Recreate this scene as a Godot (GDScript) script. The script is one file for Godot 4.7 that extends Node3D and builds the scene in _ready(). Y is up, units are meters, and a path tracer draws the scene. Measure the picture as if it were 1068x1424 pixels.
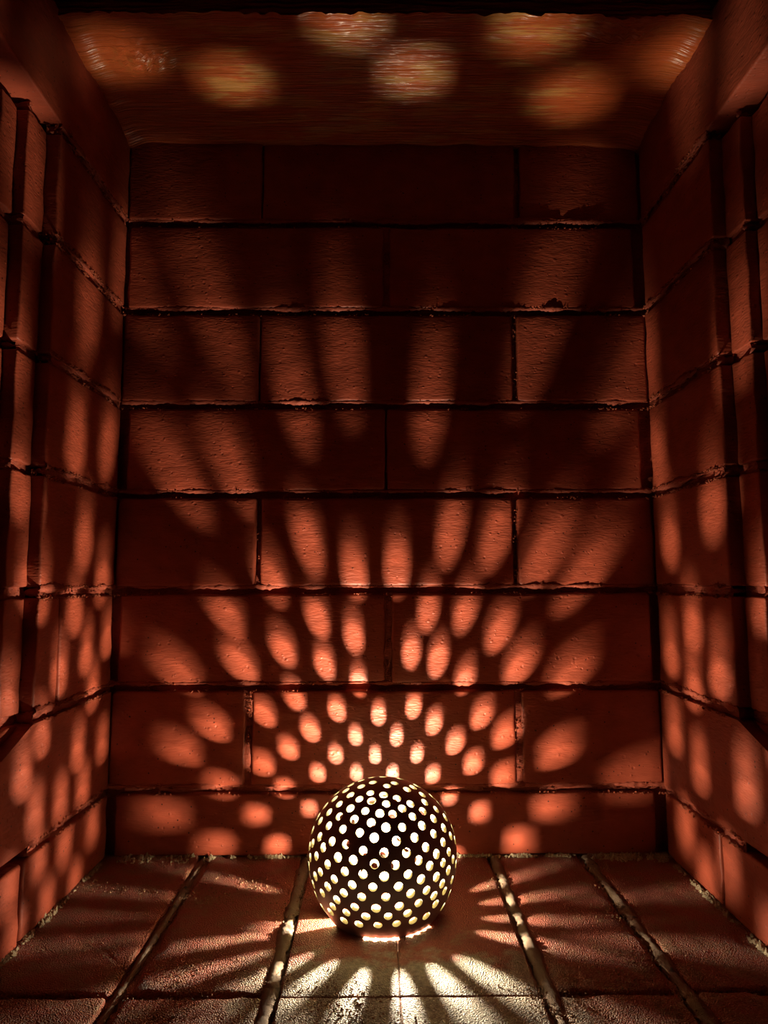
extends Node3D
# A pierced clay ball lamp glowing inside a painted brick niche. Lengths below are in "brick units"
# (one stretcher course = 0.0905); S turns them into metres.
const S := 1.5
const W := 0.256            # half width of the niche
const H := 0.692            # height of its ceiling
const LAMP := Vector3(-0.0045, 0.0, 0.106)
const BULB := Vector3(0.0025, 0.024, 0.1145)
const SHELL_R := 0.0565
const SHELL_MID := 0.044
const SHELL_UP := 0.053
const SHELL_DOWN := 0.062
const HOLE_R := 0.0031
# bed joints of the courses, floor to ceiling
const BEDS := [0.0, 0.0584, 0.151, 0.241, 0.332, 0.4195, 0.5136, 0.6044, 0.692]

# the hand-bored holes of the lamp: bearing in degrees, height in tenths of a millimetre
const HOLES := [
	-34, 125, -20, 126, -63, 133, 63, 133, 78, 133, 110, 133, 141, 133, 157, 133, 172, 133, -172, 133, -157, 133, -110, 133, 94, 133, -4, 134, 11, 140,
	25, 143, 38, 146, -48, 152, -138, 179, -123, 193, -93, 194, -13, 199, 122, 201, -70, 201, -29, 202, 4, 205, 70, 205, 149, 205, 164, 205, 180, 205,
	-164, 205, -81, 208, 88, 211, 19, 213, -42, 213, 45, 218, -21, 260, 81, 260, 95, 266, -5, 266, -101, 272, -115, 274, 27, 275, 157, 275, 172, 275,
	-172, 275, 12, 275, -88, 279, -52, 280, -36, 280, 54, 283, -68, 285, -132, 286, 41, 291, 133, 292, 116, 293, -78, 296, 66, 319, -149, 324, 105, 333,
	-15, 340, -29, 345, 2, 347, 164, 350, 180, 350, -164, 350, 33, 351, 49, 352, -44, 352, 20, 355, -60, 372, 144, 372, -96, 375, -124, 375, -86, 380,
	-76, 386, 89, 391, 75, 397, -140, 402, 126, 410, 11, 412, -22, 412, -7, 412, -172, 418, 57, 419, 42, 419, -37, 421, -52, 428, 98, 430, 28, 436,
	115, 441, -105, 441, -117, 459, -71, 464, 66, 464, -93, 465, 1, 482, -133, 482, 151, 482, 18, 484, 135, 488, -28, 490, 50, 491, -14, 491, -152, 492,
	-44, 501, 36, 507, -59, 514, 171, 515, -170, 516, 90, 521, -77, 524, 60, 534, 125, 546, 81, 548, 9, 550, -122, 552, -6, 558, 98, 558, 27, 559,
	44, 564, -141, 564, -99, 564, -35, 566, -70, 567, -22, 570, 141, 585, -160, 585, 158, 585, -52, 591, -180, 600, 112, 605, 89, 607, 71, 609, 55, 612,
	18, 616, -83, 617, 1, 625, 35, 625, 131, 632, -15, 632, -95, 635, -61, 636, -116, 642, -106, 644, -44, 647, -133, 650, -30, 653, -149, 654, 168, 667,
	-170, 669, 149, 676, 64, 682, 47, 684, 120, 689, 11, 689, 27, 694, 95, 698, -88, 700, -7, 709, -73, 710, 79, 715, -55, 721, -101, 729, -20, 730,
	-143, 730, -37, 731, 108, 732, -127, 733, -161, 739, 177, 740, 135, 741, 158, 744, 38, 748, 56, 759, 18, 760, 3, 765, 98, 766, 123, 771, -90, 774,
	-67, 782, 71, 788, -48, 789, -11, 789, -29, 795, 112, 796, -123, 796, 32, 806, -139, 808, 144, 810, -173, 810, 48, 817, -156, 822, 98, 824, 11, 832,
	131, 837, -3, 838, -61, 842, -82, 842, -40, 844, 156, 844, -20, 845, -99, 847, 62, 850, 24, 854, 119, 860, 38, 868, -112, 871, -172, 873, 145, 874,
	-134, 875, -153, 876, 74, 880, 5, 883, -36, 895, -16, 895, -58, 899, -82, 899, 131, 901, 103, 902, 23, 904, -121, 912, -100, 916, 158, 917,
	-175, 920, 81, 920, -149, 922, 2, 923, -24, 928, 58, 928, -62, 942, -112, 943, 127, 944, -142, 955, 16, 956, 55, 959, 177, 963, -52, 963
]

var M := {}
var rough := FastNoiseLite.new()
var broad := FastNoiseLite.new()
var rng := RandomNumberGenerator.new()
var taken := {}

func _ready():
	# ---- camera, surroundings, lamp light, exposure
	var cam := Camera3D.new()
	cam.name = "camera"
	cam.fov = rad_to_deg(2.0 * atan(712.0 / 954.77))
	cam.near = 0.02
	cam.far = 30.0
	var pitch := 0.10068; var yaw := -0.00778; var roll := -0.00233
	var yb := Basis(Vector3(cos(yaw), 0, -sin(yaw)), Vector3(0, 1, 0), Vector3(sin(yaw), 0, cos(yaw)))
	var r0 := yb * Vector3(1, 0, 0)
	var u0 := yb * Vector3(0, cos(pitch), sin(pitch))
	var b0 := yb * Vector3(0, -sin(pitch), cos(pitch))
	cam.basis = Basis(r0 * cos(roll) + u0 * sin(roll), u0 * cos(roll) - r0 * sin(roll), b0)
	cam.position = Vector3(-0.00699, 0.2488, 0.65354) * S
	add_child(cam)
	cam.current = true

	var env := Environment.new()
	env.background_mode = Environment.BG_COLOR
	env.background_color = Color(0, 0, 0)
	env.ambient_light_source = Environment.AMBIENT_SOURCE_DISABLED
	env.tonemap_mode = Environment.TONE_MAPPER_LINEAR
	env.tonemap_exposure = EXPOSURE
	env.sdfgi_enabled = true
	env.ssao_enabled = true
	env.ssil_enabled = true
	var we := WorldEnvironment.new()
	we.name = "surroundings"
	we.environment = env
	add_child(we)

	# the lamp's light: a little upright block of LED chips, one area light on each glowing face; the upper chips are the brightest
	for face in [["lamp_chip_light_up", Vector3.UP, CHIP_UP], ["lamp_chip_light_down", Vector3.DOWN, 0.3 * CHIP], ["lamp_chip_light_front", Vector3.BACK, CHIP], ["lamp_chip_light_rear", Vector3.FORWARD, CHIP], ["lamp_chip_light_right", Vector3.RIGHT, CHIP], ["lamp_chip_light_left", Vector3.LEFT, CHIP]]:
		var al := AreaLight3D.new()
		al.name = face[0]
		var d: Vector3 = face[1]
		al.area_size = Vector2(CHIP_SIDE, CHIP_SIDE if absf(d.y) > 0.5 else CHIP_TALL) * S
		al.area_normalize_energy = true
		al.basis = Basis.looking_at(d, Vector3.UP if absf(d.y) < 0.5 else Vector3.RIGHT)
		al.position = (BULB + d * (CHIP_TALL if absf(d.y) > 0.5 else CHIP_SIDE) * 0.53) * S
		al.light_color = LIGHT
		al.light_energy = face[2]
		al.area_range = 6.0
		al.area_attenuation = 2.0
		al.shadow_enabled = true
		add_child(al)

	rng.seed = 4711
	rough.seed = 5
	rough.noise_type = FastNoiseLite.TYPE_SIMPLEX_SMOOTH
	rough.frequency = 1.0
	rough.fractal_octaves = 3
	broad.seed = 9
	broad.noise_type = FastNoiseLite.TYPE_SIMPLEX_SMOOTH
	broad.frequency = 1.0
	broad.fractal_octaves = 1
	materials()
	back_wall()
	side_wall(-1.0)
	side_wall(1.0)
	floor_of_bricks()
	ceiling_slab()
	lamp()

const EXPOSURE := 1.42
const LIGHT := Color(1.0, 0.93, 0.80)
const CHIP := 0.20
const CHIP_UP := 0.42
const CHIP_SIDE := 0.0034      # width of the glowing column
const CHIP_TALL := 0.0080      # and its height

# ---------------------------------------------------------------- materials
func noise_texture(freq: float, octaves: int, sd: int, size := 512, ramp: Gradient = null, kind := FastNoiseLite.TYPE_SIMPLEX_SMOOTH) -> NoiseTexture2D:
	var n := FastNoiseLite.new()
	n.seed = sd
	n.noise_type = kind
	n.frequency = freq
	n.fractal_octaves = octaves
	var t := NoiseTexture2D.new()
	t.width = size
	t.height = size
	t.seamless = true
	t.noise = n
	if ramp: t.color_ramp = ramp
	return t

func ramp(stops: Array) -> Gradient:
	var g := Gradient.new()
	var o := PackedFloat32Array()
	var c := PackedColorArray()
	for s in stops:
		o.append(s[0])
		c.append(s[1])
	g.offsets = o
	g.colors = c
	return g

func lin(r: float, g: float, b: float) -> Color:
	return Color(r, g, b).linear_to_srgb()

func painted(tint: Color, tex: Texture2D, bump: Texture2D, depth: float, scale: float, gloss: float) -> StandardMaterial3D:
	var m := StandardMaterial3D.new()
	m.albedo_color = tint
	m.albedo_texture = tex
	m.roughness = gloss
	m.metallic_specular = 0.45
	m.heightmap_enabled = true
	m.heightmap_texture = bump
	m.heightmap_scale = depth
	m.uv1_triplanar = true
	m.uv1_world_triplanar = true
	m.uv1_scale = Vector3(scale, scale, scale)
	return m

func plain(c: Color, rough_: float) -> StandardMaterial3D:
	var m := StandardMaterial3D.new()
	m.albedo_color = c
	m.roughness = rough_
	return m

func materials():
	# masonry paint: brush grain, small pits and pimples
	var grain := masonry_relief(1024, 21)
	var coat := masonry_tone(1024, 33)
	M.paint = []
	for k in 4:
		var f: float = [1.0, 0.93, 1.06, 0.97][k]
		M.paint.append(painted(lin(0.35 * f, 0.064 * f, 0.031 * f), coat, grain, 0.13, 2.6, 0.5))
	M.mortar = painted(lin(0.32, 0.060, 0.030), coat, grain, 0.2, 4.0, 0.7)
	M.crumb = painted(lin(0.36, 0.078, 0.033), coat, grain, 0.2, 6.0, 0.8)
	M.grit = plain(lin(0.34, 0.26, 0.16), 0.9)
	M.sand = plain(lin(0.28, 0.15, 0.08), 0.75)

# height field of brushed, pitted paint on rough brick (0..1, mid grey = level)
func masonry_relief(n: int, sd: int) -> ImageTexture:
	var a := FastNoiseLite.new(); a.seed = sd; a.noise_type = FastNoiseLite.TYPE_SIMPLEX_SMOOTH; a.frequency = 1.0; a.fractal_octaves = 4
	var im := Image.create(n, n, false, Image.FORMAT_RF)
	for y in n:
		for x in n:
			var u := float(x) / n
			var v := float(y) / n
			# brush strokes run across, so the grain is longer along x
			var h := 0.5 + 0.22 * tile(a, u, v, 12.0, 34.0) + 0.20 * tile(a, u, v, 30.0, 120.0)
			im.set_pixel(x, y, Color(clampf(h, 0, 1), 0, 0))
	var r := RandomNumberGenerator.new()
	r.seed = sd
	for k in 420:
		var c := Vector2(r.randf() * n, r.randf() * n)
		var rad := r.randf_range(2.0, 7.0)
		var up := 0.42 if r.randf() < 0.6 else -0.5
		for dy in range(-7, 8):
			for dx in range(-7, 8):
				var d := Vector2(dx, dy * r.randf_range(0.8, 1.2)).length() / rad
				if d < 1.0:
					var px := posmod(int(c.x) + dx, n)
					var py := posmod(int(c.y) + dy, n)
					im.set_pixel(px, py, Color(clampf(im.get_pixel(px, py).r + up * (1.0 - d * d), 0, 1), 0, 0))
	return ImageTexture.create_from_image(im)

# seamless noise: blend of four shifted samples
func tile(a: FastNoiseLite, u: float, v: float, fx: float, fy: float) -> float:
	var p := a.get_noise_2d(u * fx, v * fy)
	var wu := smoothstep(0.85, 1.0, u)
	var wv := smoothstep(0.85, 1.0, v)
	if wu > 0.0: p = lerpf(p, a.get_noise_2d((u - 1.0) * fx, v * fy), wu)
	if wv > 0.0:
		var p2 := a.get_noise_2d(u * fx, (v - 1.0) * fy)
		if wu > 0.0: p2 = lerpf(p2, a.get_noise_2d((u - 1.0) * fx, (v - 1.0) * fy), wu)
		p = lerpf(p, p2, wv)
	return p

# colour of the paint: nearly even, with thin spots and small dark specks
func masonry_tone(n: int, sd: int) -> ImageTexture:
	var a := FastNoiseLite.new(); a.seed = sd; a.noise_type = FastNoiseLite.TYPE_SIMPLEX_SMOOTH; a.frequency = 1.0; a.fractal_octaves = 3
	var im := Image.create(n, n, false, Image.FORMAT_RGB8)
	for y in n:
		for x in n:
			var t := 0.93 + 0.10 * tile(a, float(x) / n, float(y) / n, 9.0, 12.0)
			im.set_pixel(x, y, Color(clampf(t, 0, 1), clampf(t, 0, 1), clampf(t * 0.99, 0, 1)))
	var r := RandomNumberGenerator.new()
	r.seed = sd
	for k in 260:
		var c := Vector2i(r.randi() % n, r.randi() % n)
		var rad := r.randf_range(1.0, 2.6)
		for dy in range(-3, 4):
			for dx in range(-3, 4):
				if Vector2(dx, dy).length() < rad:
					im.set_pixel(posmod(c.x + dx, n), posmod(c.y + dy, n), Color(0.32, 0.3, 0.3))
	return ImageTexture.create_from_image(im)

# ---------------------------------------------------------------- helpers
func numbered(called: String) -> String:
	var k: int = taken.get(called, 0)
	taken[called] = k + 1
	return called if k == 0 else "%s_%03d" % [called, k]

func base(called: String, label: String) -> Node3D:
	var o := Node3D.new()
	o.name = called
	o.set_meta("label", label)
	o.set_meta("kind", "structure")
	add_child(o)
	return o

func part(called: String, mesh: Mesh, mat: Material, parent: Node3D) -> MeshInstance3D:
	var o := MeshInstance3D.new()
	o.name = called
	o.mesh = mesh
	o.material_override = mat
	o.cast_shadow = GeometryInstance3D.SHADOW_CASTING_SETTING_ON
	parent.add_child(o, true)
	return o

func stops(lo: float, hi: float, b: float, seg: int) -> PackedFloat32Array:
	var s := PackedFloat32Array([lo, lo + b * 0.4, lo + b])
	for k in range(1, seg):
		s.append(lerpf(lo + b, hi - b, float(k) / seg))
	s.append_array([hi - b, hi - b * 0.4, hi])
	return s

# a brick: a box with rounded arrises and a slightly uneven, hand-painted skin
func brick_mesh(lo: Vector3, hi: Vector3, bevel: float, seg: Vector3i, uneven := 0.0007) -> ArrayMesh:
	var st := SurfaceTool.new()
	st.begin(Mesh.PRIMITIVE_TRIANGLES)
	st.set_smooth_group(0)
	var ax := [stops(lo.x, hi.x, bevel, seg.x), stops(lo.y, hi.y, bevel, seg.y), stops(lo.z, hi.z, bevel, seg.z)]
	for d in 3:
		var e := (d + 1) % 3
		var f := (d + 2) % 3
		for side in 2:
			var at: float = lo[d] if side == 0 else hi[d]
			for i in ax[e].size() - 1:
				for j in ax[f].size() - 1:
					var q := []
					for c in [[0, 0], [1, 0], [1, 1], [0, 1]]:
						var p := Vector3.ZERO
						p[d] = at
						p[e] = ax[e][i + c[0]]
						p[f] = ax[f][j + c[1]]
						q.append(skin(p, lo, hi, bevel, uneven) * S)
					if side == 1: q = [q[0], q[3], q[2], q[1]]
					for k in [0, 1, 2, 0, 2, 3]: st.add_vertex(q[k])
	st.generate_normals()
	st.index()
	return st.commit()

func skin(p: Vector3, lo: Vector3, hi: Vector3, b: float, uneven: float) -> Vector3:
	var inner := Vector3(clampf(p.x, lo.x + b, hi.x - b), clampf(p.y, lo.y + b, hi.y - b), clampf(p.z, lo.z + b, hi.z - b))
	var out := p - inner
	if out.length() > 1e-7: p = inner + out.normalized() * b
	var s := lo * 37.0
	var n := Vector3(rough.get_noise_3d(p.x * 70 + s.x, p.y * 70, p.z * 70), rough.get_noise_3d(p.x * 70, p.y * 70 + 50 + s.y, p.z * 70), rough.get_noise_3d(p.x * 70, p.y * 70, p.z * 70 + 90 + s.z))
	return p + n * uneven * 2.0

# a sheet of mortar: origin o, edges u and v, bulging along n
func mortar_sheet(o: Vector3, u: Vector3, v: Vector3, n: Vector3, nu: int, nv: int, amp: float) -> ArrayMesh:
	var st := SurfaceTool.new()
	st.begin(Mesh.PRIMITIVE_TRIANGLES)
	st.set_smooth_group(0)
	var flip := u.cross(v).dot(n) > 0.0
	var g := []
	for j in nv + 1:
		for i in nu + 1:
			var p := o + u * (float(i) / nu) + v * (float(j) / nv)
			g.append((p + n * amp * (rough.get_noise_3d(p.x * 130, p.y * 130, p.z * 130) + 0.5 * broad.get_noise_3d(p.x * 40, p.y * 40, p.z * 40))) * S)
	for j in nv:
		for i in nu:
			var a := j * (nu + 1) + i
			var q := [a, a + 1, a + nu + 2, a + nu + 1]
			if flip: q = [q[0], q[3], q[2], q[1]]
			for k in [0, 1, 2, 0, 2, 3]: st.add_vertex(g[q[k]])
	st.generate_normals()
	st.index()
	return st.commit()

# ragged lips of mortar squeezed out below the upper brick of each bed joint
func add_bead(st: SurfaceTool, a: Vector3, b: Vector3, out: Vector3, r: float, wide: Vector3, lump: float):
	var n := int((b - a).length() / 0.0022)
	var ring := []
	for i in n + 1:
		var p := a.lerp(b, float(i) / n)
		var k := clampf(1.0 - 0.25 * lump + lump * 0.9 * broad.get_noise_3d(p.x * 30, p.y * 90, p.z * 30) + lump * 0.5 * rough.get_noise_3d(p.x * 300, p.y * 90, p.z * 300), 0.12, 1.7)
		var row := []
		for j in 7:
			var an := -PI * 0.5 + PI * j / 6.0
			var wob := 1.0 + 0.35 * rough.get_noise_3d(p.x * 420 + j * 3.1, p.y * 300, p.z * 420)
			row.append((p + (out * cos(an) * 0.9 + wide * sin(an)) * r * k * wob) * S)
		ring.append(row)
	for i in n:
		for j in 6:
			var q := [ring[i][j], ring[i + 1][j], ring[i + 1][j + 1], ring[i][j + 1]]
			if (q[1] - q[0]).cross(q[3] - q[0]).dot(out) > 0.0: q = [q[0], q[3], q[2], q[1]]
			for k in [0, 1, 2, 0, 2, 3]: st.add_vertex(q[k])

func beads(lines: Array, r: float, parent: Node3D, mat: Material):
	var st := SurfaceTool.new()
	st.begin(Mesh.PRIMITIVE_TRIANGLES)
	st.set_smooth_group(0)
	for l in lines: add_bead(st, l[0], l[1], l[2], r * (l[4] if l.size() > 4 else 1.0), l[3] if l.size() > 3 else Vector3.UP, 0.35 if l.size() > 3 else 1.0)
	st.generate_normals()
	st.index()
	part("mortar_lip", st.commit(), mat, parent)

# crumbs of mortar and flaking paint, each a small dented octahedron
func add_crumb(st: SurfaceTool, c: Vector3, r: float):
	var v := []
	for d in [Vector3.RIGHT, Vector3.LEFT, Vector3.UP, Vector3.DOWN, Vector3.BACK, Vector3.FORWARD]:
		v.append((c + (d + Vector3(rng.randf_range(-0.5, 0.5), rng.randf_range(-0.5, 0.5), rng.randf_range(-0.5, 0.5))) * r * rng.randf_range(0.6, 1.2)) * S)
	for f in [[0, 2, 4], [4, 2, 1], [1, 2, 5], [5, 2, 0], [0, 4, 3], [4, 1, 3], [1, 5, 3], [5, 0, 3]]:
		st.add_vertex(v[f[0]]); st.add_vertex(v[f[2]]); st.add_vertex(v[f[1]])

func crumbs(called: String, lines: Array, count: int, size: float, spread: float, mat: Material, parent: Node3D):
	var st := SurfaceTool.new()
	st.begin(Mesh.PRIMITIVE_TRIANGLES)
	st.set_smooth_group(-1)
	var total := 0.0
	for l in lines: total += (l[1] - l[0]).length()
	for l in lines:
		var n := int(count * (l[1] - l[0]).length() / total)
		for k in n:
			var p: Vector3 = l[0].lerp(l[1], rng.randf())
			# crumbs gather in clusters
			if broad.get_noise_3d(p.x * 45 + 7, p.y * 45, p.z * 45) < rng.randf_range(-0.35, 0.45): continue
			p += Vector3(rng.randf_range(-1, 1), rng.randf_range(-1, 1), rng.randf_range(-1, 1)) * spread * (l[2] if l.size() > 2 else Vector3.ONE)
			add_crumb(st, p, size * rng.randf_range(0.35, 1.0))
	st.generate_normals()
	var o := part(called, st.commit(), mat, parent)
	o.set_meta("kind", "stuff")

# ---------------------------------------------------------------- the niche
func back_wall():
	var w := base("wall_back", "rear wall of dark red painted brick in running bond behind the glowing ball lamp")
	var cuts := [
		[-0.249, 0.0, 0.2475], [-0.256, -0.128, 0.123, 0.256], [-0.251, 0.002, 0.2495], [-0.256, -0.122, 0.1235, 0.256],
		[-0.249, 0.0, 0.2475], [-0.256, -0.123, 0.1267, 0.256], [-0.254, 0.0008, 0.2475], [-0.256, -0.123, 0.133, 0.256]]
	var gap := 0.0038
	var lines := []
	for c in 8:
		var y0: float = BEDS[c] + (0.0 if c == 0 else gap)
		var y1: float = BEDS[c + 1] - gap
		if c == 7: y1 = H + 0.004
		var row: Array = cuts[c]
		for i in row.size() - 1:
			var x0: float = row[i] + (0.0 if i == 0 else half_joint(c, i))
			var x1: float = row[i + 1] - (0.0 if i == row.size() - 2 else half_joint(c, i + 1))
			var proud := rng.randf_range(-0.0011, 0.0011)
			if c == 7 and i == 2: proud = -0.003
			part("brick", brick_mesh(Vector3(x0, y0, -0.10), Vector3(x1, y1, proud), 0.0028, Vector3i(12, 6, 2)), M.paint[rng.randi() % 4], w)
			if i > 0 and c in [1, 2, 6]:
				# these upright joints are filled nearly flush with rough mortar
				part("mortar", mortar_sheet(Vector3(row[i] - 0.006, y0 - 0.001, -0.0028), Vector3(0.012, 0, 0), Vector3(0, y1 - y0 + 0.002, 0), Vector3(0, 0, 1), 6, 40, 0.0016), M.mortar, w)
				for n in 4: lines.append([Vector3(row[i], y0, -0.0012), Vector3(row[i], y1, -0.0012), Vector3(1.7, 0, 0.5)])
			if i > 0: lines.append([Vector3(row[i], y0, -0.0025), Vector3(row[i], y1, -0.0025), Vector3(1, 0, 0.4)])
		if c > 0:
			lines.append([Vector3(-W, BEDS[c] + gap, -0.0012), Vector3(W, BEDS[c] + gap, -0.0012), Vector3(0, 0.6, 0.5)])
			lines.append([Vector3(-W, BEDS[c] - gap, -0.0012), Vector3(W, BEDS[c] - gap, -0.0012), Vector3(0, 0.6, 0.5)])
	part("mortar", mortar_sheet(Vector3(-W - 0.02, -0.01, -0.0090), Vector3(2 * W + 0.04, 0, 0), Vector3(0, H + 0.02, 0), Vector3(0, 0, 1), 150, 200, 0.0022), M.mortar, w)
	var lips := []
	for c in range(1, 8): lips.append([Vector3(-W, BEDS[c] + gap - 0.0004, -0.0022), Vector3(W, BEDS[c] + gap - 0.0004, -0.0022), Vector3(0, 0, 1)])
	beads(lips, 0.0024, w, M.mortar)
	crumbs("mortar_crumbs", lines, 5200, 0.0013, 0.0020, M.crumb, w)

func half_joint(course: int, k: int) -> float:
	if course in [1, 2, 6]: return 0.0030
	if course == 4 or course == 0 or (course == 5 and k == 1) or (course == 7 and k == 1): return 0.0005
	return 0.0024

# Each side wall: the lining of the niche, then narrow strips that step outwards one behind the other.
func side_wall(s: float):
	var w: Node3D
	if s < 0: w = base("wall_left", "left side wall of red painted brick with dark stepped reveals at its front edge")
	else: w = base("wall_right", "right side wall of red painted brick with dark stepped reveals at its front edge")
	var gap := 0.0040
	var edge := 0.1435 if s < 0 else 0.138
	var lines := []
	# [inner face, z from, z to]
	var strips := [[W, 0.0, edge], [W + 0.0105, edge + 0.0003, edge + 0.0285], [W + 0.0200, edge + 0.0288, edge + 0.0500], [W + 0.0290, edge + 0.0503, edge + 0.0800], [W + 0.040, edge + 0.0803, 0.45]]
	for c in 8:
		var y0: float = BEDS[c] + (0.0 if c == 0 else gap)
		var y1: float = BEDS[c + 1] - gap
		if c == 7: y1 = H + 0.004
		for k in strips.size():
			var inner: float = strips[k][0] + rng.randf_range(-0.0008, 0.0008)
			var z0: float = strips[k][1]
			var z1: float = strips[k][2]
			if k == 0: z1 += rng.randf_range(-0.0012, 0.0012)
			var pieces := [[z0, z1]]
			if k == 0 and c == 0 and s > 0: pieces = [[0.0, 0.101], [0.104, 0.31]]
			elif k == 0 and c == 0: pieces = [[0.0, 0.15], [0.153, 0.31]]
			elif k == 0 and c == 2 and s < 0: pieces = [[0.0, 0.106], [0.1082, z1]]
			elif k == 0 and c == 1: pieces = []
			elif k == 0 and c == 7: pieces = [[0.0, 0.40]]
			elif k > 0 and (c == 0 or c == 7): continue
			for p in pieces:
				var a := Vector3(inner, y0, p[0])
				var b := Vector3(W + 0.12, y1, p[1])
				if s < 0:
					a = Vector3(-W - 0.12, y0, p[0])
					b = Vector3(-inner, y1, p[1])
				var bm := brick_mesh(a, b, 0.0022 if k == 0 else 0.0016, Vector3i(2, 5, 6))
				part("brick", bm, M.paint[rng.randi() % 4], w)
			if k == 0 and c == 1:
				part("brick", cut_brick(s, z1, y0, y1), M.paint[1], w)
		if c > 0:
			for g in [-gap, gap]:
				lines.append([Vector3(s * (W - 0.0002), BEDS[c] + g, 0.0), Vector3(s * (W - 0.0002), BEDS[c] + g, edge), Vector3(0.5, 0.6, 0.3)])
			# ragged mortar squeezed out at the front edge of the lining
			for n in 3:
				lines.append([Vector3(s * (W + 0.001), BEDS[c], edge - 0.004), Vector3(s * (W + 0.012), BEDS[c], edge + 0.001), Vector3(1, 2.2, 1.0)])
	part("mortar", mortar_sheet(Vector3(s * (W + 0.0050), -0.01, -0.03), Vector3(0, 0, edge + 0.024), Vector3(0, H + 0.02, 0), Vector3(-s, 0, 0), 60, 200, 0.0022), M.mortar, w)
	for k in range(1, strips.size()):
		var z0: float = strips[k][1] - 0.006
		part("mortar", mortar_sheet(Vector3(s * (strips[k][0] + 0.004), -0.01, z0), Vector3(0, 0, strips[k][2] - z0 - 0.005), Vector3(0, BEDS[7], 0), Vector3(-s, 0, 0), 14, 160, 0.0018), M.mortar, w)
	var lips := []
	for c in range(1, 8): lips.append([Vector3(s * (W + 0.0018), BEDS[c] + gap - 0.0004, 0.0), Vector3(s * (W + 0.0018), BEDS[c] + gap - 0.0004, edge), Vector3(-s, 0, 0)])
	beads(lips, 0.0026, w, M.mortar)
	# mortar fills the bed joints where the wall steps out
	var plugs := []
	for c in range(1, 8):
		for k in range(0, 4):
			var z: float = strips[k][2] - 0.0045
			plugs.append([Vector3(s * (strips[k][0] + 0.001), BEDS[c] + 0.0002, z), Vector3(s * (strips[k][0] + 0.013), BEDS[c] + 0.0002, z), Vector3(0, 0, 1)])
	beads(plugs, 0.0050, w, M.mortar)
	crumbs("mortar_crumbs", lines, 2600, 0.0014, 0.0018, M.crumb, w)

# the long brick of the second course whose upper front corner is cut to a slope
func cut_brick(s: float, z0: float, y0: float, y1: float) -> ArrayMesh:
	var st := SurfaceTool.new()
	st.begin(Mesh.PRIMITIVE_TRIANGLES)
	st.set_smooth_group(-1)
	var prof := [Vector2(0.0, y0), Vector2(0.31, y0), Vector2(0.31, y0 + 0.012), Vector2(0.187, 0.130), Vector2(z0 + 0.004, y1 - 0.001), Vector2(z0, y1), Vector2(0.0, y1)]
	var xin := s * W
	var xout := s * (W + 0.12)
	var n := prof.size()
	var f := func(a: Vector3, b: Vector3, c: Vector3):
		if s > 0: st.add_vertex(a * S); st.add_vertex(b * S); st.add_vertex(c * S)
		else: st.add_vertex(a * S); st.add_vertex(c * S); st.add_vertex(b * S)
	for i in n:
		var p: Vector2 = prof[i]
		var q: Vector2 = prof[(i + 1) % n]
		var a := Vector3(xin, p.y, p.x); var b := Vector3(xin, q.y, q.x)
		var c := Vector3(xout, q.y, q.x); var d := Vector3(xout, p.y, p.x)
		f.call(a, b, c); f.call(a, c, d)
		if i > 0 and i < n - 1:
			f.call(Vector3(xin, prof[0].y, prof[0].x), Vector3(xin, q.y, q.x), a)
			f.call(Vector3(xout, prof[0].y, prof[0].x), d, c)
	st.generate_normals()
	return st.commit()

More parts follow.
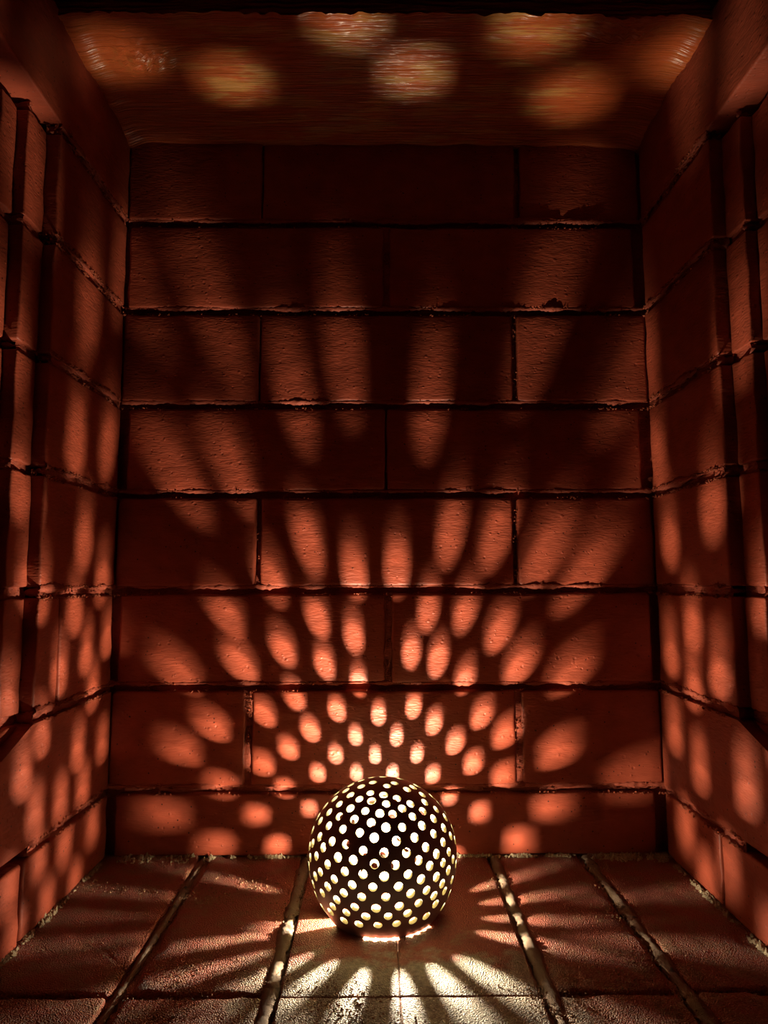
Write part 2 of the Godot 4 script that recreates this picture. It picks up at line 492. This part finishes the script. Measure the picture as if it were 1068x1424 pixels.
func floor_of_bricks():
	var w := base("floor", "floor of worn red and sandy bricks laid front to back under the ball lamp")
	var tone := floor_tone(1024)
	var relief := noise_texture(0.2, 3, 71, 2048)
	var m := StandardMaterial3D.new()
	m.albedo_texture = tone
	m.roughness = 0.62
	m.metallic_specular = 0.5
	m.heightmap_enabled = true
	m.heightmap_texture = relief
	m.heightmap_scale = 0.6
	m.uv1_triplanar = true
	m.uv1_world_triplanar = true
	# one repeat covers 0.78 m; the offset puts the niche in the middle of it
	m.uv1_scale = Vector3.ONE / (0.52 * S)
	m.uv1_offset = Vector3(0.5, 0.0, 0.0)
	M.floor = m
	var mm: StandardMaterial3D = m.duplicate()
	mm.albedo_texture = null
	mm.albedo_color = lin(0.40, 0.25, 0.16)
	mm.heightmap_scale = 0.35
	var xs := [-0.262, -0.1655, -0.0725, 0.0055, 0.0955, 0.1795, 0.262]
	var lines := []
	for i in xs.size() - 1:
		var g0 := 0.0 if i == 0 else 0.0052
		var g1 := 0.0 if i == xs.size() - 2 else 0.0052
		if i == 2: g1 = 0.0001
		if i == 3: g0 = 0.0001
		var zs := [-0.01, 0.2095, 0.45] if i != 2 and i != 3 else [-0.01, 0.2125, 0.45]
		for k in 2:
			var mid := i == 2 or i == 3
			var z0: float = zs[k] + (0.0 if k == 0 else (0.0002 if mid else 0.0026))
			var z1: float = zs[k + 1] - (0.0002 if mid else 0.0018)
			var up := rng.randf_range(-0.0012, 0.0008)
			if i == 2 or i == 3: up = -0.0002
			part("brick", brick_mesh(Vector3(xs[i] + g0, -0.06, z0), Vector3(xs[i + 1] - g1, up, z1), 0.0030 if not mid else 0.0012, Vector3i(8, 2, 16), 0.0010 if not mid else 0.0003), m, w)
		if i > 0 and i != 3:
			for n in 2: lines.append([Vector3(xs[i], -0.004, 0.0), Vector3(xs[i], -0.004, 0.30), Vector3(1.6, 0.5, 1)])
		lines.append([Vector3(xs[i], -0.001, 0.2105), Vector3(xs[i + 1], -0.001, 0.2105), Vector3(1, 0.4, 2)])
	part("mortar", mortar_sheet(Vector3(-W - 0.01, -0.0042, -0.01), Vector3(2 * W + 0.02, 0, 0), Vector3(0, 0, 0.46), Vector3(0, 1, 0), 160, 140, 0.0022), mm, w)
	M.bead = painted(lin(0.30, 0.20, 0.135), masonry_tone(256, 34), relief, 0.3, 3.0, 0.8)
	var ridges := []
	for r in [[-0.1665, 0.55, -1.0], [-0.0740, 1.0, -1.0], [0.0975, 0.95, 1.0], [0.1815, 1.0, 1.0]]:
		ridges.append([Vector3(r[0], -0.0036, 0.0), Vector3(r[0], -0.0036, 0.30), Vector3.UP, Vector3.RIGHT, r[1]])
	beads(ridges, 0.0052, w, M.bead)
	crumbs("mortar_crumbs", lines, 1500, 0.0012, 0.0028, M.bead, w)
	var dust := [
		[Vector3(-W, 0.0006, 0.006), Vector3(-0.16, 0.0006, 0.006), Vector3(1, 0.3, 3.0)], [Vector3(-W, 0.0006, 0.010), Vector3(-0.20, 0.0006, 0.008), Vector3(1, 0.3, 2.6)],
		[Vector3(0.17, 0.0006, 0.006), Vector3(W, 0.0006, 0.006), Vector3(1, 0.15, 2.2)], [Vector3(0.20, 0.0006, 0.008), Vector3(W, 0.0006, 0.012), Vector3(1, 0.3, 2.6)],
		[Vector3(-0.16, 0.0003, 0.002), Vector3(0.17, 0.0003, 0.002), Vector3(1, 0.1, 0.6)],
		[Vector3(-W + 0.002, 0.0004, 0.0), Vector3(-W + 0.002, 0.0004, 0.22), Vector3(0.8, 0.2, 1)], [Vector3(W - 0.003, 0.0004, 0.0), Vector3(W - 0.003, 0.0004, 0.22), Vector3(0.8, 0.2, 1)]]
	crumbs("sand_grit", dust, 4200, 0.0022, 0.0030, M.grit, w)
	var grains := []
	for k in 60:
		var gx := rng.randf_range(-W, W)
		var gz := rng.randf_range(0.02, 0.30)
		if absf(gx - LAMP.x) < 0.06 and absf(gz - LAMP.z) < 0.07: continue
		grains.append([Vector3(gx - 0.02, 0.0, gz - 0.01), Vector3(gx + 0.02, 0.0, gz + 0.01), Vector3(1, 0.06, 1.4)])
	crumbs("loose_sand", grains, 8000, 0.0009, 0.012, M.sand, w)

# what the floor bricks are coloured with: red paint, worn sandy, bare lime-stained brick in the middle of the front
func floor_tone(n: int) -> ImageTexture:
	var a := FastNoiseLite.new(); a.seed = 61; a.frequency = 1.0; a.fractal_octaves = 4; a.noise_type = FastNoiseLite.TYPE_SIMPLEX_SMOOTH
	var b := FastNoiseLite.new(); b.seed = 62; b.frequency = 1.0; b.fractal_octaves = 3; b.noise_type = FastNoiseLite.TYPE_SIMPLEX_SMOOTH
	var im := Image.create(n, n, false, Image.FORMAT_RGB8)
	var red := Vector3(0.32, 0.070, 0.036)
	var sand := Vector3(0.24, 0.13, 0.06)
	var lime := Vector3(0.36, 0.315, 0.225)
	for y in n:
		for x in n:
			var px := (float(x) / n - 0.5) * 0.52
			var pz := float(y) / n * 0.52
			if px < -0.26: px += 0.52
			var f := a.get_noise_2d(px * 40, pz * 40)
			var g := b.get_noise_2d(px * 260, pz * 260)
			var worn := clampf(0.08 + 0.9 * f + 0.55 * g + smoothstep(0.09, 0.22, absf(px)) * 0.18 + smoothstep(0.16, 0.22, pz) * 0.15, 0, 1)
			var c := red.lerp(sand, worn)
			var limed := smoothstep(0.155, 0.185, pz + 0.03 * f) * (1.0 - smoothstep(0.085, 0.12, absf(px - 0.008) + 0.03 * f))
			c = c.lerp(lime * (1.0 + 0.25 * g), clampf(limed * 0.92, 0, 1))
			c *= 1.0 + 0.22 * g
			im.set_pixel(x, y, Color(clampf(c.x, 0, 1), clampf(c.y, 0, 1), clampf(c.z, 0, 1)).linear_to_srgb())
	return ImageTexture.create_from_image(im)

func ceiling_slab():
	var st := SurfaceTool.new()
	st.begin(Mesh.PRIMITIVE_TRIANGLES)
	st.set_smooth_group(0)
	var nu := 170
	var nv := 70
	var front := 0.158
	var x0 := -W - 0.015
	var x1 := W + 0.015
	var dip := func(x: float, z: float) -> float:
		var h := 0.0009 * broad.get_noise_2d(x * 14, z * 120) + 0.0005 * rough.get_noise_2d(x * 30, z * 420)
		# lumps of render smeared into the corners and along the walls
		h -= 0.006 * exp(-pow((absf(x) - W) / 0.012, 2.0)) * (0.7 + 0.5 * broad.get_noise_2d(x * 20, z * 22 + 3))
		h -= 0.006 * exp(-pow((x + 0.205) / 0.022, 2.0) - pow((z - 0.112) / 0.016, 2.0)) * (1.0 + 1.3 * rough.get_noise_2d(x * 190, z * 90))
		h -= 0.007 * exp(-pow((x - 0.190) / 0.028, 2.0) - pow((z - 0.143) / 0.014, 2.0)) * (1.0 + 0.9 * rough.get_noise_2d(x * 90, z * 120))
		h -= 0.004 * exp(-pow(z / 0.010, 2.0)) * (0.8 + 0.5 * rough.get_noise_2d(x * 12, 1.5))
		h -= 0.003 * exp(-pow((z - front) / 0.006, 2.0)) * maxf(0.0, rough.get_noise_2d(x * 70, 8.5) + 0.2)
		return h
	var g := []
	for j in nv + 1:
		for i in nu + 1:
			var x := lerpf(x0, x1, float(i) / nu)
			var z := lerpf(-0.015, front, float(j) / nv)
			if j == nv: z += 0.0012 * rough.get_noise_2d(x * 60, 4.0)
			g.append(Vector3(x, H + dip.call(x, maxf(z, 0.0)), z) * S)
	for j in nv:
		for i in nu:
			var a := j * (nu + 1) + i
			for k in [a, a + nu + 2, a + 1, a, a + nu + 1, a + nu + 2]: st.add_vertex(g[k])
	st.generate_normals()
	# front face and top close the slab
	st.set_smooth_group(-1)
	var top := 0.06
	var fr := SurfaceTool.new()
	fr.begin(Mesh.PRIMITIVE_TRIANGLES)
	fr.set_smooth_group(-1)
	for i in nu:
		var a: Vector3 = g[nv * (nu + 1) + i]
		var b: Vector3 = g[nv * (nu + 1) + i + 1]
		var a2 := Vector3(a.x, (H + top) * S, a.z)
		var b2 := Vector3(b.x, (H + top) * S, b.z)
		for p in [a, b2, b, a, a2, b2]: fr.add_vertex(p)
		var a3 := Vector3(a.x, a2.y, -0.015 * S)
		var b3 := Vector3(b.x, b2.y, -0.015 * S)
		for p in [a2, b3, b2, a2, a3, b3]: fr.add_vertex(p)
	fr.generate_normals()
	var mesh: ArrayMesh = st.commit()
	fr.commit(mesh)
	var m := StandardMaterial3D.new()
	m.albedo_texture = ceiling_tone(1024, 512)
	m.roughness = 0.3
	m.metallic_specular = 0.5
	m.heightmap_enabled = true
	m.heightmap_texture = ceiling_streaks(1024)
	m.heightmap_scale = 0.55
	m.uv1_triplanar = true
	m.uv1_world_triplanar = true
	m.uv1_scale = Vector3(1.0 / (0.60 * S), 1.0 / (0.60 * S), 1.0 / (0.30 * S))
	m.uv1_offset = Vector3(0.5, 0.0, 0.0)
	var o := MeshInstance3D.new()
	o.name = "ceiling"
	o.mesh = mesh
	o.material_override = m
	o.set_meta("label", "low ceiling slab with streaky brushed red paint and lumps of render over the niche")
	o.set_meta("kind", "structure")
	add_child(o)

func ceiling_tone(nx: int, ny: int) -> ImageTexture:
	var a := FastNoiseLite.new(); a.seed = 81; a.frequency = 1.0; a.fractal_octaves = 4; a.noise_type = FastNoiseLite.TYPE_SIMPLEX_SMOOTH
	var im := Image.create(nx, ny, false, Image.FORMAT_RGB8)
	var red := Vector3(0.40, 0.08, 0.022)
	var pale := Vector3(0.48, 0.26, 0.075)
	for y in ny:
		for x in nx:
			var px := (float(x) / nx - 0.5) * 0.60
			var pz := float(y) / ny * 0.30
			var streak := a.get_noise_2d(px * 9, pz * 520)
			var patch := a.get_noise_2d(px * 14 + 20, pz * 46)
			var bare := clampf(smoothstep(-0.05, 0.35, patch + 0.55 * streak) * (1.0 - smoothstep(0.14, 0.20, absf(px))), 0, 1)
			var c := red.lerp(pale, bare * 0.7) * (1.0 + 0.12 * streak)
			im.set_pixel(x, y, Color(clampf(c.x, 0, 1), clampf(c.y, 0, 1), clampf(c.z, 0, 1)).linear_to_srgb())
	return ImageTexture.create_from_image(im)

func ceiling_streaks(n: int) -> ImageTexture:
	var a := FastNoiseLite.new(); a.seed = 91; a.frequency = 1.0; a.fractal_octaves = 4; a.noise_type = FastNoiseLite.TYPE_SIMPLEX_SMOOTH
	var im := Image.create(n, n, false, Image.FORMAT_RF)
	for y in n:
		for x in n:
			var h := 0.5 + 0.4 * tile(a, float(x) / n, float(y) / n, 7.0, 110.0)
			im.set_pixel(x, y, Color(clampf(h, 0, 1), 0, 0))
	return ImageTexture.create_from_image(im)

# ---------------------------------------------------------------- the lamp
func shell_point(az: float, y: float, inset: float) -> Vector3:
	var b := SHELL_UP if y > SHELL_MID else SHELL_DOWN
	var t := clampf((y - SHELL_MID) / b, -1, 1)
	var r := SHELL_R * sqrt(maxf(0.0, 1.0 - t * t))
	var p := Vector3(r * sin(az), y, r * cos(az))
	var n := Vector3(p.x / (SHELL_R * SHELL_R), (y - SHELL_MID) / (b * b), p.z / (SHELL_R * SHELL_R)).normalized()
	return p - n * inset

func lamp():
	var t := Node3D.new()
	t.name = "ball_lamp"
	t.position = LAMP * S
	t.set_meta("label", "dark brown pierced clay ball lamp glowing on the brick floor of the niche")
	t.set_meta("category", "lamp")
	add_child(t)
	var outer := StandardMaterial3D.new()
	outer.albedo_color = lin(0.20, 0.11, 0.10)
	outer.roughness = 0.45
	var inner := StandardMaterial3D.new()
	inner.albedo_color = lin(0.16, 0.14, 0.075)
	inner.roughness = 0.8
	var sh := shade_meshes()
	var shade := part("shade", sh[0], outer, t)
	shade.set_meta("label", "dark brown clay shade bored with rows of round holes")
	part("inner_glaze", sh[1], inner, shade).set_meta("label", "pale inner face of the shade")

	var bulb := BoxMesh.new()
	bulb.size = Vector3(CHIP_SIDE, CHIP_TALL, CHIP_SIDE) * S
	var glow := StandardMaterial3D.new()
	glow.albedo_color = Color(1, 0.95, 0.85)
	glow.emission_enabled = true
	glow.emission = LIGHT
	glow.emission_energy_multiplier = 30.0
	var bo := part("bulb", bulb, glow, t)
	bo.position = (BULB - LAMP) * S
	bo.set_meta("label", "small glowing block of light chips")
	var st := SurfaceTool.new()
	st.begin(Mesh.PRIMITIVE_TRIANGLES)
	var prof := [Vector2(0.0, 0.0), Vector2(0.011, 0.0), Vector2(0.011, 0.004), Vector2(0.006, 0.006), Vector2(0.0018, 0.0196), Vector2(0.0, 0.0198)]
	for i in prof.size() - 1:
		for k in 24:
			var q := []
			for c in [[0, 0], [1, 0], [1, 1], [0, 1]]:
				var an: float = TAU * (k + c[1]) / 24.0
				var pp: Vector2 = prof[i + c[0]]
				q.append(Vector3(pp.x * cos(an), pp.y, pp.x * sin(an)) * S)
			for m in [0, 2, 1, 0, 3, 2]: st.add_vertex(q[m])
	st.generate_normals()
	var so := part("bulb_holder", st.commit(), plain(lin(0.55, 0.5, 0.42), 0.6), t)
	so.position = Vector3(BULB.x - LAMP.x, 0, BULB.z - LAMP.z) * S

# the pierced shell, cut out of a fine grid by marching its triangles against the holes
func shade_meshes() -> Array:
	var na := 620
	var ny := 190
	var centres := []
	for i in range(0, HOLES.size(), 2):
		centres.append(shell_point(deg_to_rad(HOLES[i]), HOLES[i + 1] * 0.0001, 0.0))
	var bins := {}
	var cell := 0.012
	for k in centres.size():
		var c: Vector3 = centres[k]
		for dx in [-1, 0, 1]:
			for dy in [-1, 0, 1]:
				for dz in [-1, 0, 1]:
					var key := Vector3i(int(floor(c.x / cell)) + dx, int(floor(c.y / cell)) + dy, int(floor(c.z / cell)) + dz)
					if not bins.has(key): bins[key] = []
					bins[key].append(k)
	var size := []
	for k in centres.size(): size.append(HOLE_R * rng.randf_range(0.94, 1.06))
	var po := PackedVector3Array()
	var pi := PackedVector3Array()
	var f := PackedFloat32Array()
	var y_lo := -0.0006
	var y_hi := SHELL_MID + SHELL_UP
	for j in ny + 1:
		var v := float(j) / ny
		# equal steps along the curve near the crown
		var y: float
		var split := 0.42
		if v < split: y = lerpf(y_lo, SHELL_MID, v / split)
		else: y = SHELL_MID + SHELL_UP * sin((v - split) / (1.0 - split) * PI / 2)
		y = minf(y, y_hi - 1e-7)
		for i in na:
			var az := TAU * i / na - PI
			var p := shell_point(az, y, 0.0)
			po.append(p)
			pi.append(shell_point(az, y, 0.0026))
			var d := 1.0
			for k in bins.get(Vector3i(int(floor(p.x / cell)), int(floor(p.y / cell)), int(floor(p.z / cell))), []):
				d = minf(d, p.distance_to(centres[k]) - size[k])
			# chips and gaps in the foot of the shade
			d = minf(d, notch(rad_to_deg(az), y, -20.0, 17.0, 0.0010))
			d = minf(d, notch(rad_to_deg(az), y, 24.0, 58.0, 0.0003))
			d = minf(d, notch(rad_to_deg(az), y, -76.0, -58.0, 0.0105))
			f.append(d)
	var a := SurfaceTool.new()
	a.begin(Mesh.PRIMITIVE_TRIANGLES)
	a.set_smooth_group(0)
	var b := SurfaceTool.new()
	b.begin(Mesh.PRIMITIVE_TRIANGLES)
	b.set_smooth_group(0)
	var rim := SurfaceTool.new()
	rim.begin(Mesh.PRIMITIVE_TRIANGLES)
	rim.set_smooth_group(-1)
	for j in ny:
		for i in na:
			var i2 := (i + 1) % na
			var q := [j * na + i, j * na + i2, (j + 1) * na + i2, (j + 1) * na + i]
			for tri in [[q[0], q[1], q[2]], [q[0], q[2], q[3]]]:
				cut(tri, po, pi, f, a, b, rim)
	# the foot is closed between its two faces
	for i in na:
		var i2 := (i + 1) % na
		if f[i] > 0 and f[i2] > 0:
			for p in [po[i], pi[i2], po[i2], po[i], pi[i], pi[i2]]: rim.add_vertex(p * S)
	a.generate_normals()
	a.index()
	b.generate_normals()
	b.index()
	rim.generate_normals()
	var inner: ArrayMesh = b.commit()
	rim.commit(inner)
	return [a.commit(), inner]

func notch(az: float, y: float, a0: float, a1: float, h: float) -> float:
	var e := maxf(maxf(a0 - az, az - a1) * 0.0007, y - h - 0.0004 * sin(az * 0.7))
	return e

func cut(tri: Array, po: PackedVector3Array, pi: PackedVector3Array, f: PackedFloat32Array, a: SurfaceTool, b: SurfaceTool, rim: SurfaceTool):
	var ins := []
	for k in 3:
		if f[tri[k]] > 0: ins.append(k)
	if ins.is_empty(): return
	var o := []
	var n := []
	var edge := []
	if ins.size() == 3:
		for k in 3:
			o.append(po[tri[k]]); n.append(pi[tri[k]])
	else:
		for k in 3:
			var u: int = tri[k]
			var v: int = tri[(k + 1) % 3]
			if f[u] > 0:
				o.append(po[u]); n.append(pi[u])
			if (f[u] > 0) != (f[v] > 0):
				var t := f[u] / (f[u] - f[v])
				edge.append(o.size())
				o.append(po[u].lerp(po[v], t)); n.append(pi[u].lerp(pi[v], t))
	for k in range(1, o.size() - 1):
		a.add_vertex(o[0] * S); a.add_vertex(o[k + 1] * S); a.add_vertex(o[k] * S)
		b.add_vertex(n[0] * S); b.add_vertex(n[k] * S); b.add_vertex(n[k + 1] * S)
	if edge.size() == 2:
		var e0: int = edge[0]
		var e1: int = edge[1]
		for p in [o[e0], n[e0], n[e1], o[e0], n[e1], o[e1]]: rim.add_vertex(p * S)
